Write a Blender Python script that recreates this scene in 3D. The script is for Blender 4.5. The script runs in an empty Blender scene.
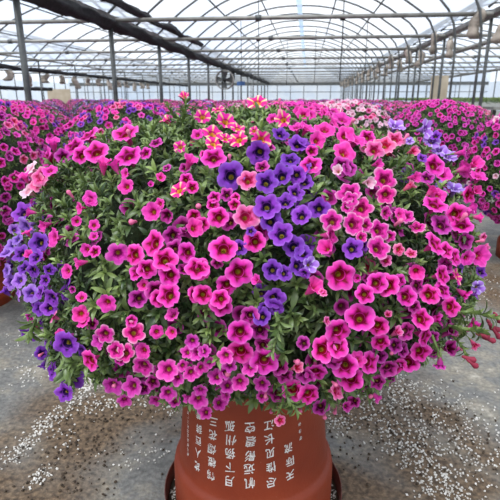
import bpy, bmesh, math, random
import numpy as np
from mathutils import Vector, Matrix
from mathutils import noise as mnoise

SC = bpy.context.scene
COL = SC.collection
R = math.radians
rng = np.random.default_rng(7)
random.seed(7)

# ------------------------------------------------------------------ camera
PITCH, YAW, FPX, CAMH = 17.2, 6.45, 490.0, 1.0
cam_d = bpy.data.cameras.new('camera')
cam_d.sensor_width = 36.0
cam_d.lens = FPX / 500.0 * 36.0
cam_d.clip_start, cam_d.clip_end = 0.05, 300
cam_d.dof.use_dof = True
cam_d.dof.focus_distance = 0.80
cam_d.dof.aperture_fstop = 15.0
cam = bpy.data.objects.new('camera', cam_d)
COL.objects.link(cam)
cam.location = (0, 0, CAMH)
cam.rotation_euler = (R(90 - PITCH), 0, R(YAW))
SC.camera = cam

# ------------------------------------------------------------------ world, light, exposure
W = bpy.data.worlds.new('world'); SC.world = W
W.use_nodes = True
nt = W.node_tree; nt.nodes.clear()
wo = nt.nodes.new('ShaderNodeOutputWorld'); bg = nt.nodes.new('ShaderNodeBackground')
tc = nt.nodes.new('ShaderNodeTexCoord'); ns = nt.nodes.new('ShaderNodeTexNoise')
ns.inputs['Scale'].default_value = 5.0; ns.inputs['Detail'].default_value = 4.0
rp = nt.nodes.new('ShaderNodeValToRGB')
rp.color_ramp.elements[0].position = 0.35; rp.color_ramp.elements[0].color = (0.74, 0.84, 1.0, 1)
rp.color_ramp.elements[1].position = 0.60; rp.color_ramp.elements[1].color = (1.0, 1.0, 1.0, 1)
nt.links.new(tc.outputs['Generated'], ns.inputs['Vector'])
nt.links.new(ns.outputs['Fac'], rp.inputs['Fac'])
nt.links.new(rp.outputs['Color'], bg.inputs['Color'])
nt.links.new(bg.outputs['Background'], wo.inputs['Surface'])
bg.inputs['Strength'].default_value = 1.0
sun_d = bpy.data.lights.new('sun', 'SUN'); sun_d.energy = 3.5; sun_d.angle = R(32); sun_d.color = (1.0, 0.97, 0.93)
sun = bpy.data.objects.new('sun', sun_d); COL.objects.link(sun)
sun.rotation_euler = (R(28), R(-14), 0)      # high, slightly behind the camera
vs = SC.view_settings
SC.display_settings.display_device = 'sRGB'
vs.view_transform = 'Standard'; vs.look = 'None'; vs.gamma = 1.0; vs.use_curve_mapping = False
vs.exposure = 0.38
SC.cycles.transparent_max_bounces = 24
SC.cycles.max_bounces = 8

# ------------------------------------------------------------------ projection helpers
cp, sp, cy, sy = math.cos(R(PITCH)), math.sin(R(PITCH)), math.cos(R(YAW)), math.sin(R(YAW))
CAM = np.array([0, 0, CAMH])
FW = np.array([-sy * cp, cy * cp, -sp]); RT = np.array([cy, sy, 0.0]); UP = np.cross(RT, FW)
def ray(px, py):
    d = FW + RT * ((px - 250) / FPX) + UP * ((250 - py) / FPX)
    return d / np.linalg.norm(d)
def proj(P):
    v = np.asarray(P) - CAM
    z = v @ FW
    return 250 + FPX * (v @ RT) / z, 250 - FPX * (v @ UP) / z, z
def ground(px, py, z=0.0):
    d = ray(px, py); t = (z - CAMH) / d[2]
    return CAM + d * t

# ------------------------------------------------------------------ material helpers
def new_mat(name):
    m = bpy.data.materials.new(name); m.use_nodes = True
    n = m.node_tree.nodes; n.clear()
    o = n.new('ShaderNodeOutputMaterial'); b = n.new('ShaderNodeBsdfPrincipled')
    m.node_tree.links.new(b.outputs[0], o.inputs[0])
    return m, n, m.node_tree.links, b, o
def noisy(name, c1, c2, scale=8, rough=0.6, metal=0.0, detail=4, bump=0.0, lo=0.35, hi=0.65):
    m, n, l, b, o = new_mat(name)
    t = n.new('ShaderNodeTexCoord'); x = n.new('ShaderNodeTexNoise'); r = n.new('ShaderNodeValToRGB')
    x.inputs['Scale'].default_value = scale; x.inputs['Detail'].default_value = detail
    r.color_ramp.elements[0].position = lo; r.color_ramp.elements[0].color = (*c1, 1)
    r.color_ramp.elements[1].position = hi; r.color_ramp.elements[1].color = (*c2, 1)
    l.new(t.outputs['Object'], x.inputs['Vector']); l.new(x.outputs['Fac'], r.inputs['Fac'])
    l.new(r.outputs['Color'], b.inputs['Base Color'])
    b.inputs['Roughness'].default_value = rough; b.inputs['Metallic'].default_value = metal
    if bump:
        bp = n.new('ShaderNodeBump'); bp.inputs['Strength'].default_value = bump; bp.inputs['Distance'].default_value = 0.01
        l.new(x.outputs['Fac'], bp.inputs['Height']); l.new(bp.outputs['Normal'], b.inputs['Normal'])
    return m
def attr_mat(name, trans=0.3, rough=0.55, spec=0.25, vary=0.12, hue=0.012):
    """colour from the mesh's own 'col' attribute, a little varied per object, part translucent"""
    m, n, l, b, o = new_mat(name)
    a = n.new('ShaderNodeAttribute'); a.attribute_name = 'col'
    oi = n.new('ShaderNodeObjectInfo'); h = n.new('ShaderNodeHueSaturation')
    mr = n.new('ShaderNodeMapRange'); mr.inputs['To Min'].default_value = 0.5 - hue; mr.inputs['To Max'].default_value = 0.5 + hue
    mv = n.new('ShaderNodeMapRange'); mv.inputs['To Min'].default_value = 1 - vary; mv.inputs['To Max'].default_value = 1 + vary
    l.new(oi.outputs['Random'], mr.inputs['Value']); l.new(oi.outputs['Random'], mv.inputs['Value'])
    l.new(mr.outputs[0], h.inputs['Hue']); l.new(mv.outputs[0], h.inputs['Value'])
    l.new(a.outputs['Color'], h.inputs['Color']); l.new(h.outputs['Color'], b.inputs['Base Color'])
    b.inputs['Roughness'].default_value = rough; b.inputs['Specular IOR Level'].default_value = spec
    t = n.new('ShaderNodeBsdfTranslucent'); l.new(h.outputs['Color'], t.inputs['Color'])
    mx = n.new('ShaderNodeMixShader'); mx.inputs[0].default_value = trans
    l.new(b.outputs[0], mx.inputs[1]); l.new(t.outputs[0], mx.inputs[2]); l.new(mx.outputs[0], o.inputs[0])
    return m
PETAL = attr_mat('petal', 0.28, 0.6, 0.15)
LEAF = attr_mat('leaf', 0.22, 0.36, 0.5, 0.0, 0.0)
STEMM = noisy('stem_green', (0.10, 0.17, 0.04), (0.16, 0.22, 0.06), 30, 0.6)
THROAT = noisy('throat_yellow', (0.50, 0.30, 0.015), (0.38, 0.30, 0.03), 200, 0.6)
CORE = noisy('shaded_inner_foliage', (0.012, 0.022, 0.008), (0.03, 0.05, 0.014), 60, 0.9, bump=1.0)  # near-black green: the shade in the gaps between leaves is put into the colour
def terracotta():
    m, n, l, b, o = new_mat('terracotta')
    t = n.new('ShaderNodeTexCoord')
    x = n.new('ShaderNodeTexNoise'); x.inputs['Scale'].default_value = 7; x.inputs['Detail'].default_value = 6
    y = n.new('ShaderNodeTexNoise'); y.inputs['Scale'].default_value = 160; y.inputs['Detail'].default_value = 3
    r = n.new('ShaderNodeValToRGB')
    r.color_ramp.elements[0].position = .3; r.color_ramp.elements[0].color = (0.195, 0.027, 0.009, 1)
    r.color_ramp.elements[1].position = .7; r.color_ramp.elements[1].color = (0.262, 0.041, 0.014, 1)
    r2 = n.new('ShaderNodeValToRGB')
    r2.color_ramp.elements[0].position = .72; r2.color_ramp.elements[0].color = (0, 0, 0, 1)
    r2.color_ramp.elements[1].position = .80; r2.color_ramp.elements[1].color = (1, 1, 1, 1)
    mx = n.new('ShaderNodeMixRGB'); mx.inputs[2].default_value = (0.42, 0.24, 0.17, 1)
    mm = n.new('ShaderNodeMath'); mm.operation = 'MULTIPLY'; mm.inputs[1].default_value = .4
    l.new(t.outputs['Object'], x.inputs['Vector']); l.new(t.outputs['Object'], y.inputs['Vector'])
    l.new(x.outputs['Fac'], r.inputs['Fac']); l.new(y.outputs['Fac'], r2.inputs['Fac'])
    l.new(r2.outputs['Color'], mm.inputs[0]); l.new(mm.outputs[0], mx.inputs[0])
    l.new(r.outputs['Color'], mx.inputs[1]); l.new(mx.outputs['Color'], b.inputs['Base Color'])
    b.inputs['Roughness'].default_value = 0.5; b.inputs['Specular IOR Level'].default_value = 0.3
    bp = n.new('ShaderNodeBump'); bp.inputs['Strength'].default_value = .15; bp.inputs['Distance'].default_value = .004
    l.new(y.outputs['Fac'], bp.inputs['Height']); l.new(bp.outputs['Normal'], b.inputs['Normal'])
    return m
TERRA = terracotta()
SAUCER = noisy('saucer_plastic', (0.075, 0.020, 0.014), (0.12, 0.032, 0.02), 12, 0.45)
INK = noisy('white_ink', (0.66, 0.60, 0.56), (0.80, 0.77, 0.74), 90, 0.7)
STEEL = noisy('grey_steel', (0.075, 0.08, 0.08), (0.13, 0.135, 0.13), 6, 0.5, 0.3)
PIPE = noisy('weathered_pipe', (0.20, 0.19, 0.17), (0.32, 0.31, 0.28), 5, 0.5, 0.3)
GUTTER = noisy('gutter_metal', (0.14, 0.135, 0.125), (0.30, 0.29, 0.27), 4, 0.55, 0.2)
BLACK = noisy('black_shade_cloth', (0.006, 0.006, 0.007), (0.022, 0.022, 0.024), 14, 0.8, bump=.6)
TAUPE = noisy('dusty_wrap', (0.22, 0.185, 0.15), (0.44, 0.38, 0.32), 9, 0.75, bump=.5)
PERL = noisy('perlite', (0.48, 0.45, 0.40), (0.72, 0.70, 0.66), 60, 0.9)
SOILM = noisy('dark_soil', (0.03, 0.02, 0.012), (0.07, 0.048, 0.03), 40, 0.95)
PLAST = noisy('black_plastic', (0.015, 0.015, 0.015), (0.03, 0.03, 0.03), 10, 0.5)
PLY = noisy('beige_board', (0.44, 0.36, 0.26), (0.52, 0.44, 0.33), 3, 0.7)
BLUE = noisy('blue_plate', (0.05, 0.12, 0.32), (0.07, 0.16, 0.38), 5, 0.5)
def film(name, clear, col, tcol=(0.87, 0.91, 0.96)):
    m, n, l, b, o = new_mat(name)
    n.remove(b)
    tr = n.new('ShaderNodeBsdfTransparent'); tr.inputs[0].default_value = (*tcol, 1)
    t2 = n.new('ShaderNodeBsdfTranslucent'); df = n.new('ShaderNodeBsdfDiffuse')
    tx = n.new('ShaderNodeTexCoord'); x = n.new('ShaderNodeTexNoise'); x.inputs['Scale'].default_value = 1.1; x.inputs['Detail'].default_value = 5
    r = n.new('ShaderNodeValToRGB')
    r.color_ramp.elements[0].position = .35; r.color_ramp.elements[0].color = (col[0] * .8, col[1] * .86, col[2] * .95, 1)
    r.color_ramp.elements[1].position = .65; r.color_ramp.elements[1].color = (*col, 1)
    l.new(tx.outputs['Object'], x.inputs['Vector']); l.new(x.outputs['Fac'], r.inputs['Fac'])
    l.new(r.outputs['Color'], t2.inputs['Color']); l.new(r.outputs['Color'], df.inputs['Color'])
    a = n.new('ShaderNodeMixShader'); a.inputs[0].default_value = .25
    l.new(t2.outputs[0], a.inputs[1]); l.new(df.outputs[0], a.inputs[2])
    c = n.new('ShaderNodeMixShader'); c.inputs[0].default_value = clear
    l.new(a.outputs[0], c.inputs[1]); l.new(tr.outputs[0], c.inputs[2]); l.new(c.outputs[0], o.inputs[0])
    return m
FILM = film('roof_film', 0.72, (0.9, 0.93, 0.97))
WALLF = film('wall_film', 0.35, (0.72, 0.80, 0.86))

# ------------------------------------------------------------------ object helpers
def tag(o, label, cat, group=None, kind=None):
    if label: o['label'] = label
    if cat: o['category'] = cat
    if group: o['group'] = group
    if kind: o['kind'] = kind
    return o
def empty(name, loc, label, cat, group=None):
    o = bpy.data.objects.new(name, None); COL.objects.link(o)
    o.location = loc; o.empty_display_size = .1
    return tag(o, label, cat, group)
def link(name, me, parent=None, mat=None):
    if mat is not None and not me.materials: me.materials.append(mat)
    o = bpy.data.objects.new(name, me); COL.objects.link(o)
    if parent is not None: o.parent = parent
    return o
def mesh_np(name, V, F, mat=None, col=None, smooth=True):
    """V (n,3); F list/array of faces; col (n,3) optional"""
    me = bpy.data.meshes.new(name)
    me.from_pydata([tuple(v) for v in np.asarray(V).tolist()], [], [tuple(f) for f in (F.tolist() if hasattr(F, 'tolist') else F)])
    if col is not None:
        a = me.attributes.new('col', 'FLOAT_COLOR', 'POINT')
        c = np.ones((len(V), 4), np.float32); c[:, :3] = col
        a.data.foreach_set('color', c.ravel())
    if smooth: me.polygons.foreach_set('use_smooth', [True] * len(me.polygons))
    if mat is not None: me.materials.append(mat)
    me.update()
    return me
class MB:
    def __init__(s): s.V = []; s.F = []
    def add(s, V, F):
        o = len(s.V); s.V += [tuple(v) for v in V]; s.F += [tuple(i + o for i in f) for f in F]
    def tube(s, pts, rad, n=8, cap=True):
        pts = [Vector(p) for p in pts]; m = len(pts)
        rads = rad if hasattr(rad, '__len__') else [rad] * m
        V = []; F = []; up = None
        for i, p in enumerate(pts):
            t = (pts[min(i + 1, m - 1)] - pts[max(i - 1, 0)]).normalized()
            if up is None:
                up = Vector((0, 0, 1)) if abs(t.z) < .9 else Vector((1, 0, 0))
            a = t.cross(up).normalized(); b = a.cross(t).normalized(); up = b
            for k in range(n):
                q = 2 * math.pi * k / n
                V.append(p + (a * math.cos(q) + b * math.sin(q)) * rads[i])
        for i in range(m - 1):
            for k in range(n):
                F.append((i * n + k, i * n + (k + 1) % n, (i + 1) * n + (k + 1) % n, (i + 1) * n + k))
        if cap: F.append(tuple(range(n))[::-1]); F.append(tuple(range((m - 1) * n, m * n)))
        s.add(V, F); return s
    def box(s, c, d):
        x, y, z = c; a, b, e = d[0] / 2, d[1] / 2, d[2] / 2
        V = [(x + i * a, y + j * b, z + k * e) for i in (-1, 1) for j in (-1, 1) for k in (-1, 1)]
        s.add(V, [(0, 1, 3, 2), (4, 6, 7, 5), (0, 4, 5, 1), (2, 3, 7, 6), (0, 2, 6, 4), (1, 5, 7, 3)]); return s
    def lathe(s, prof, n=64, c=(0, 0, 0)):
        V = [(c[0] + r * math.cos(2 * math.pi * k / n), c[1] + r * math.sin(2 * math.pi * k / n), c[2] + z) for r, z in prof for k in range(n)]
        F = [(i * n + k, i * n + (k + 1) % n, (i + 1) * n + (k + 1) % n, (i + 1) * n + k) for i in range(len(prof) - 1) for k in range(n)]
        s.add(V, F); return s
    def me(s, name, mat, smooth=True): return mesh_np(name, s.V, s.F, mat, None, smooth)
    def build(s, name, mat, parent=None, smooth=True): return link(name, s.me(name, mat, smooth), parent)

def frame_z(n, roll):
    """(k,3) directions -> (k,3,3) rotation matrices whose z is the direction"""
    n = n / np.linalg.norm(n, axis=1, keepdims=True)
    h = np.where(np.abs(n[:, 2:3]) < .95, np.array([[0, 0, 1.0]]), np.array([[1.0, 0, 0]]))
    x = np.cross(h, n); x /= np.linalg.norm(x, axis=1, keepdims=True); y = np.cross(n, x)
    c, s = np.cos(roll)[:, None], np.sin(roll)[:, None]
    return np.stack([x * c + y * s, -x * s + y * c, n], axis=2)
def scatter(T, TF, Tc, pos, rot, scl, tint=None):
    """many copies of a small template written into one vertex list"""
    k, m = len(pos), len(T)
    V = np.einsum('kij,mj->kmi', rot, T) * scl[:, None, None] + pos[:, None, :]
    F = (np.asarray(TF)[None] + (np.arange(k) * m)[:, None, None]).reshape(-1, len(TF[0]))
    C = np.broadcast_to(Tc[None], (k, m, 3)).copy()
    if tint is not None: C = C * tint[:, None, :]
    return V.reshape(-1, 3), F, C.reshape(-1, 3)

# ------------------------------------------------------------------ floor
soil_lines = [  # brown soil spilled along these lines (ground points) with a half width in metres
    ([(30, 500), (70, 460), (105, 425), (130, 400), (150, 380)], .20), ([(0, 490), (40, 480)], .14), ([(0, 450), (50, 400), (90, 365)], .12), ([(60, 430), (160, 410)], .10),
    ([(350, 415), (385, 430), (420, 460), (450, 490)], .17), ([(340, 480), (400, 500)], .09), ([(335, 470), (350, 500)], .08), ([(400, 395), (440, 420), (490, 455)], .10),
    ([(455, 270), (500, 300)], .16), ([(20, 420), (60, 385), (100, 350)], .06), ([(440, 285), (500, 275)], .25)]
GX, GY = np.meshgrid(np.linspace(-2.2, 2.2, 241), np.linspace(-.6, 3.8, 241), indexing='ij')
def seg_dist(X, Y, a, b):
    dx, dy = b[0] - a[0], b[1] - a[1]; t = np.clip(((X - a[0]) * dx + (Y - a[1]) * dy) / (dx * dx + dy * dy + 1e-9), 0, 1)
    return np.hypot(X - a[0] - t * dx, Y - a[1] - t * dy)
soil = np.zeros_like(GX)
for pts, wd in soil_lines:
    g = [ground(*p) for p in pts]
    for a, b in zip(g[:-1], g[1:]):
        soil = np.maximum(soil, np.clip(1.25 - seg_dist(GX, GY, a, b) / wd, 0, 1))
jit = np.array([mnoise.fractal(Vector((x * 5, y * 5, 0)), 1.0, 2.0, 4) for x, y in zip(GX.ravel(), GY.ravel())]).reshape(GX.shape)
soil = np.clip(soil + jit * .45 * (soil > .02) + np.clip(jit - .35, 0, 1) * .8, 0, 1)
N = 241
V = np.stack([GX.ravel(), GY.ravel(), np.zeros(N * N)], 1)
ii, jj = np.meshgrid(np.arange(N - 1), np.arange(N - 1), indexing='ij'); b0 = (ii * N + jj).ravel()
F = np.stack([b0, b0 + N, b0 + N + 1, b0 + 1], 1).tolist()
x0, x1, y0, y1 = -2.2, 2.2, -.6, 3.8; X0, X1, Y0, Y1 = -32, 26, -12, 60
extra = [(X0, Y0, 0), (X1, Y0, 0), (X1, Y1, 0), (X0, Y1, 0), (x0, y0, 0), (x1, y0, 0), (x1, y1, 0), (x0, y1, 0)]
e = len(V); F += [(e, e + 1, e + 5, e + 4), (e + 1, e + 2, e + 6, e + 5), (e + 2, e + 3, e + 7, e + 6), (e + 3, e, e + 4, e + 7)]
V = np.vstack([V, np.array(extra)])
sv = np.concatenate([soil.ravel(), np.zeros(8)])
me = mesh_np('floor', V, F, None, np.stack([sv] * 3, 1), False)
m, n, l, b, o = new_mat('concrete_floor')
a = n.new('ShaderNodeAttribute'); a.attribute_name = 'col'
t = n.new('ShaderNodeTexCoord')
x1n = n.new('ShaderNodeTexNoise'); x1n.inputs['Scale'].default_value = 4.2; x1n.inputs['Detail'].default_value = 9; x1n.inputs['Roughness'].default_value = .72
x2n = n.new('ShaderNodeTexNoise'); x2n.inputs['Scale'].default_value = 70; x2n.inputs['Detail'].default_value = 5
rr = n.new('ShaderNodeValToRGB')
els = rr.color_ramp.elements
els[0].position = .30; els[0].color = (.070, .070, .066, 1); els[1].position = .70; els[1].color = (.40, .37, .31, 1)
q = els.new(.48); q.color = (.15, .147, .136, 1); q = els.new(.58); q.color = (.215, .195, .155, 1)
rs = n.new('ShaderNodeValToRGB'); rs.color_ramp.elements[0].position = .35; rs.color_ramp.elements[0].color = (.065, .040, .020, 1)
rs.color_ramp.elements[1].position = .7; rs.color_ramp.elements[1].color = (.15, .100, .058, 1)
mx = n.new('ShaderNodeMixRGB'); ov = n.new('ShaderNodeMixRGB'); ov.blend_type = 'OVERLAY'; ov.inputs[0].default_value = .8
l.new(t.outputs['Object'], x1n.inputs['Vector']); l.new(t.outputs['Object'], x2n.inputs['Vector'])
l.new(x1n.outputs['Fac'], rr.inputs['Fac']); l.new(x2n.outputs['Fac'], rs.inputs['Fac'])
l.new(a.outputs['Color'], mx.inputs[0]); l.new(rr.outputs['Color'], mx.inputs[1]); l.new(rs.outputs['Color'], mx.inputs[2])
l.new(mx.outputs['Color'], ov.inputs[1]); l.new(x2n.outputs['Fac'], ov.inputs[2]); l.new(ov.outputs['Color'], b.inputs['Base Color'])
bp = n.new('ShaderNodeBump'); bp.inputs['Strength'].default_value = .6; bp.inputs['Distance'].default_value = .008
l.new(x2n.outputs['Fac'], bp.inputs['Height']); l.new(bp.outputs['Normal'], b.inputs['Normal'])
b.inputs['Roughness'].default_value = .7
me.materials.append(m)
link('floor', me)['kind'] = 'structure'

# ------------------------------------------------------------------ greenhouse shell
GUT = [-16.35, -9.95, -3.55, 2.85, 9.25, 15.65]      # gutter lines, bays of about 7 m
GUT = [-22.75] + GUT
ZG, RISE, V0, V1 = 2.36, 1.30, -6.0, 47.0
def roof_z(u, a, b):
    s = (u - a) / (b - a); return ZG + .05 + RISE * (1 - abs(2 * s - 1) ** 2.3)
mb = MB()
for a_, b_ in zip(GUT[:-1], GUT[1:]):
    us = np.linspace(a_, b_, 25)
    V = [(u, v, roof_z(u, a_, b_) + .03) for u in us for v in np.linspace(V0, V1, 2)]
    mb.add(V, [(2 * i, 2 * i + 1, 2 * i + 3, 2 * i + 2) for i in range(24)])
mb.build('ceiling', FILM)['kind'] = 'structure'
def quad_wall(name, pts):
    mb = MB(); mb.add(pts, [(0, 1, 2, 3)]); mb.build(name, WALLF, None, False)['kind'] = 'structure'
quad_wall('wall_back', [(GUT[0], V1, 0), (GUT[-1], V1, 0), (GUT[-1], V1, ZG + 1.4), (GUT[0], V1, ZG + 1.4)])
quad_wall('wall_left', [(GUT[0], V0, 0), (GUT[0], V1, 0), (GUT[0], V1, ZG), (GUT[0], V0, ZG)])
quad_wall('wall_right', [(GUT[-1], V0, 0), (GUT[-1], V1, 0), (GUT[-1], V1, ZG), (GUT[-1], V0, ZG)])

ORD = ['nearest', 'second', 'third', 'fourth', 'fifth', 'sixth']
TIEV = [9.25 + 3 * k for k in range(-1, 13)]
POSTV = [6.2 + 3 * k for k in range(14)]
# posts of the left gutter line
pm = MB().tube([(0, 0, 0), (0, 0, ZG)], .042, 10).me('support_post', STEEL)
plate = MB().box((0, 0, .006), (.16, .16, .012)).me('base_plate', STEEL)
def post(u, v, label, group=None, mesh=pm):
    o = link('support_post', mesh); o.location = (u, v, 0); tag(o, label, 'post', group); return o
for k, v in enumerate(POSTV):
    if k < 6: post(-3.55, v, '%s dark grey steel post in the row left of the plants, counted from the camera' % ORD[k])
    else: post(-3.55, v, 'small distant grey post far along the row left of the plants', 'distant posts of the left row')
pm2 = MB().tube([(0, 0, 0), (0, 0, ZG)], .03, 8).me('support_post', STEEL)
for u, nm in ((-9.95, 'second post row to the left under the thin black roll'), (-16.35, 'blurred post row near the left side wall')):
    for v in np.arange(9.35, 46, 1.5 if u < -15 else 3.0):
        post(u, float(v), 'slim grey post in the ' + nm, 'posts of the ' + nm, pm2)
for k, v in enumerate(TIEV):
    lb = ('%s slim grey post under the right gutter, counted from the camera' % ORD[k - 1]) if 1 <= k <= 5 else 'slim grey post under the right gutter, seen far down the row'
    post(3.05, v + .25, lb, None if 1 <= k <= 5 else 'distant gutter posts on the right', pm2)
for v in np.arange(12.0, 46, 3.0):
    post(9.25, float(v), 'thin grey post in the bay beyond the right gutter', 'posts beyond the right gutter', pm2)
# arches
def arch_pts(a, b, leg_left, leg_right):
    P = []
    if leg_left: P += [(a + .05, 0, 0), (a + .05, 0, 1.7), (a + .08, 0, 2.1)]
    us = np.linspace(a + (.2 if leg_left else 0.0), b - (.62 if leg_right else 0.0), 19)
    P += [(u, 0, roof_z(u, a, b)) for u in us]
    if leg_right:
        z_ = P[-1][2]
        P += [(b - .42, 0, z_ - .13), (b - .25, 0, z_ - .31), (b - .13, 0, z_ - .55), (b - .07, 0, z_ - .82)]
        P += [(b - .055, 0, 1.85), (b - .05, 0, 1.7), (b - .05, 0, 0)]
    return P
am = MB().tube(arch_pts(-3.55, 2.85, False, True), .023, 6).me('roof_arch', STEEL)
ARCHV = [9.1 + 1.5 * k for k in range(-3, 25)]
for k, v in enumerate(ARCHV):
    o = link('roof_arch', am); o.location = (0, v, 0)
    if 3 <= k <= 7: tag(o, '%s bent pipe arch whose leg stands right under the right gutter' % ORD[k - 3], 'arch')
    else: tag(o, 'thin bent pipe arch farther along the middle roof', 'arch', 'distant arches of the middle roof')
for a_, b_, nm in ((-9.95, -3.55, 'left roof'), (-16.35, -9.95, 'far left roof'), (2.85, 9.25, 'roof beyond the right gutter')):
    m2 = MB().tube(arch_pts(a_, b_, False, False), .023, 6).me('roof_arch', STEEL)
    for v in np.arange(7.6, 46, 1.5):
        o = link('roof_arch', m2); o.location = (0, float(v), 0); tag(o, 'thin bent pipe arch of the ' + nm, 'arch', 'arches of the ' + nm)
# tie beams
for a_, b_, nm in ((-3.55, 2.85, 'across the middle bay'), (-9.95, -3.55, 'across the left bay'), (-16.35, -9.95, 'across the far left bay'), (2.85, 9.25, 'across the bay right of the gutter')):
    tm = MB().tube([(a_, 0, ZG - .03), (b_, 0, ZG - .03)], .036, 8).me('tie_beam', PIPE)
    cm = MB().tube([((a_ + b_) / 2 - .6, 0, ZG - .03), ((a_ + b_) / 2 - .5, 0, ZG - .03)], .052, 8).me('coupling', STEEL)
    for k, v in enumerate(TIEV):
        r_ = link('tie_beam', tm); r_.location = (0, v, 0)
        link('coupling', cm, r_)
        if 1 <= k <= 5 and a_ == -3.55: tag(r_, '%s horizontal pipe beam %s, counted from the camera' % (ORD[k - 1], nm), 'beam')
        else: tag(r_, 'horizontal pipe beam %s%s' % (nm, ', far back' if a_ == -3.55 else ''), 'beam', 'beams ' + nm)
# purlins along the roofs
for a_, b_, nm, fr in ((-3.55, 2.85, 'middle roof', (.18, .34, .66, .82)), (-9.95, -3.55, 'left roof', (.1, .3, .5, .7, .9)), (-16.35, -9.95, 'far left roof', (.15, .4, .6, .85)), (2.85, 9.25, 'right roof', (.25, .5, .75))):
    for f in fr:
        u = a_ + (b_ - a_) * f
        o = MB().tube([(u, 5, roof_z(u, a_, b_) - .03), (u, V1 - .1, roof_z(u, a_, b_) - .03)], .02, 6).build('purlin', STEEL)
        side = {.18: 'left eave', .34: 'left of the ridge', .66: 'right of the ridge', .82: 'right eave'}.get(f) if a_ == -3.55 else None
        if side: tag(o, 'long thin pipe running along the middle roof at the %s' % side, 'pipe')
        else: tag(o, 'long thin pipe running along the ' + nm, 'pipe', 'pipes along the ' + nm)
tag(MB().box((-.35, 26, roof_z(-.35, -3.55, 2.85) - .02), (.16, 41, .03)).build('ridge_strip', WALLF, None, False),
    'pale grey strip along the ridge of the middle roof', 'roof strip')
# gutters
def gutter(u, label):
    mb = MB(); V = []
    pr = [(-.17, .12), (-.15, -.02), (-.06, -.10), (.06, -.10), (.15, -.02), (.17, .12), (.155, .12), (.14, 0), (.055, -.085), (-.055, -.085), (-.14, 0), (-.155, .12)]
    k = len(pr)
    for v in (5.0, V1 - .2): V += [(u + a_ * .45, v, ZG - .02 + c_ * .5) for a_, c_ in pr]
    mb.add(V, [(i, (i + 1) % k, k + (i + 1) % k, k + i) for i in range(k)])
    o = mb.build('roof_gutter', GUTTER, None, False); tag(o, label, 'gutter'); return o
gutter(3.05, 'grey metal roof gutter above the post row on the right')
gutter(-3.55, 'roof gutter above the left post row, hidden by black shade cloth')
tag(MB().tube([(-9.95, 5, ZG), (-9.95, V1 - .2, ZG)], .03, 8).build('eave_pipe', PIPE), 'thin pipe joining the tops of the second post row to the left', 'pipe')
gutter(9.25, 'roof gutter beyond the bay on the right')
tag(MB().tube([(3.36, 5, 2.02), (3.36, V1 - .2, 2.02)], .045, 8).build('drain_pipe', PIPE), 'straight pipe slung below the right gutter', 'pipe')
tag(MB().tube([(3.8, 6, 2.16), (3.8, V1 - .2, 2.16)], .035, 8).build('water_pipe', PIPE), 'second straight pipe just beyond the right gutter', 'pipe')
# dusty cloth bundles hanging at the beam ends
def bundle_mesh(seed, h=.46, w=.088):
    rg = np.random.default_rng(seed); mb = MB(); V = []; n_ = 14; rows = 9
    for i in range(rows):
        s = i / (rows - 1); z = -h * s
        rr_ = w * (.62 + .55 * s ** .7 - .18 * math.sin(s * 9 + seed)) * (1 if i not in (0, rows - 1) else .6)
        for k in range(n_):
            q = 2 * math.pi * k / n_
            r_ = rr_ * (1 + .14 * math.sin(3 * q + s * 5 + seed) + .08 * rg.normal())
            V.append((r_ * 1.1 * math.cos(q) + .05 * math.sin(s * 4 + seed), r_ * .8 * math.sin(q), z))
    F = [(i * n_ + k, i * n_ + (k + 1) % n_, (i + 1) * n_ + (k + 1) % n_, (i + 1) * n_ + k) for i in range(rows - 1) for k in range(n_)]
    F += [tuple(range(n_))[::-1], tuple(range((rows - 1) * n_, rows * n_))]
    mb.add(V, F); return mb
bm_ = [bundle_mesh(s).me('cloth_bundle', TAUPE) for s in (1, 2, 3)]
tie_m = MB().tube([(0, 0, .02), (0, 0, -.1)], .045, 8).me('tie_cord', PIPE)
for k, v in enumerate(TIEV[1:]):
    for hi in (True, False):
        o = link('cloth_bundle', bm_[(k + hi) % 3]); o.location = (2.76 if hi else 2.98, v - (0 if hi else .55), ZG + .05 if hi else ZG - .12)
        o.rotation_euler = (0, 0, k * 1.3); o.scale = (1, 1, 1.0 if hi else .9)
        link('tie_cord', tie_m, o)
        if k < 4: tag(o, '%s dusty beige cloth bundle %s, from the camera' % (ORD[k], 'on a beam end above the right gutter' if hi else 'hung below the right gutter'), 'bundle')
        else: tag(o, 'small dusty cloth bundle at the right gutter, far down the row', 'bundle', 'distant bundles on the right gutter')
for k, v in enumerate(np.arange(13.8, 32, 1.25)):
    o = link('cloth_bundle', bm_[k % 3]); o.location = (-9.95, float(v), 1.90); o.scale = (1.35, 1.35, .75 + .35 * (k % 3 == 0)); o.rotation_euler = (0, 0, k * 1.7)
    tag(o, 'pale cloth bundle hanging under the thin black roll at far left', 'bundle', 'bundles under the thin black roll')
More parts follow.
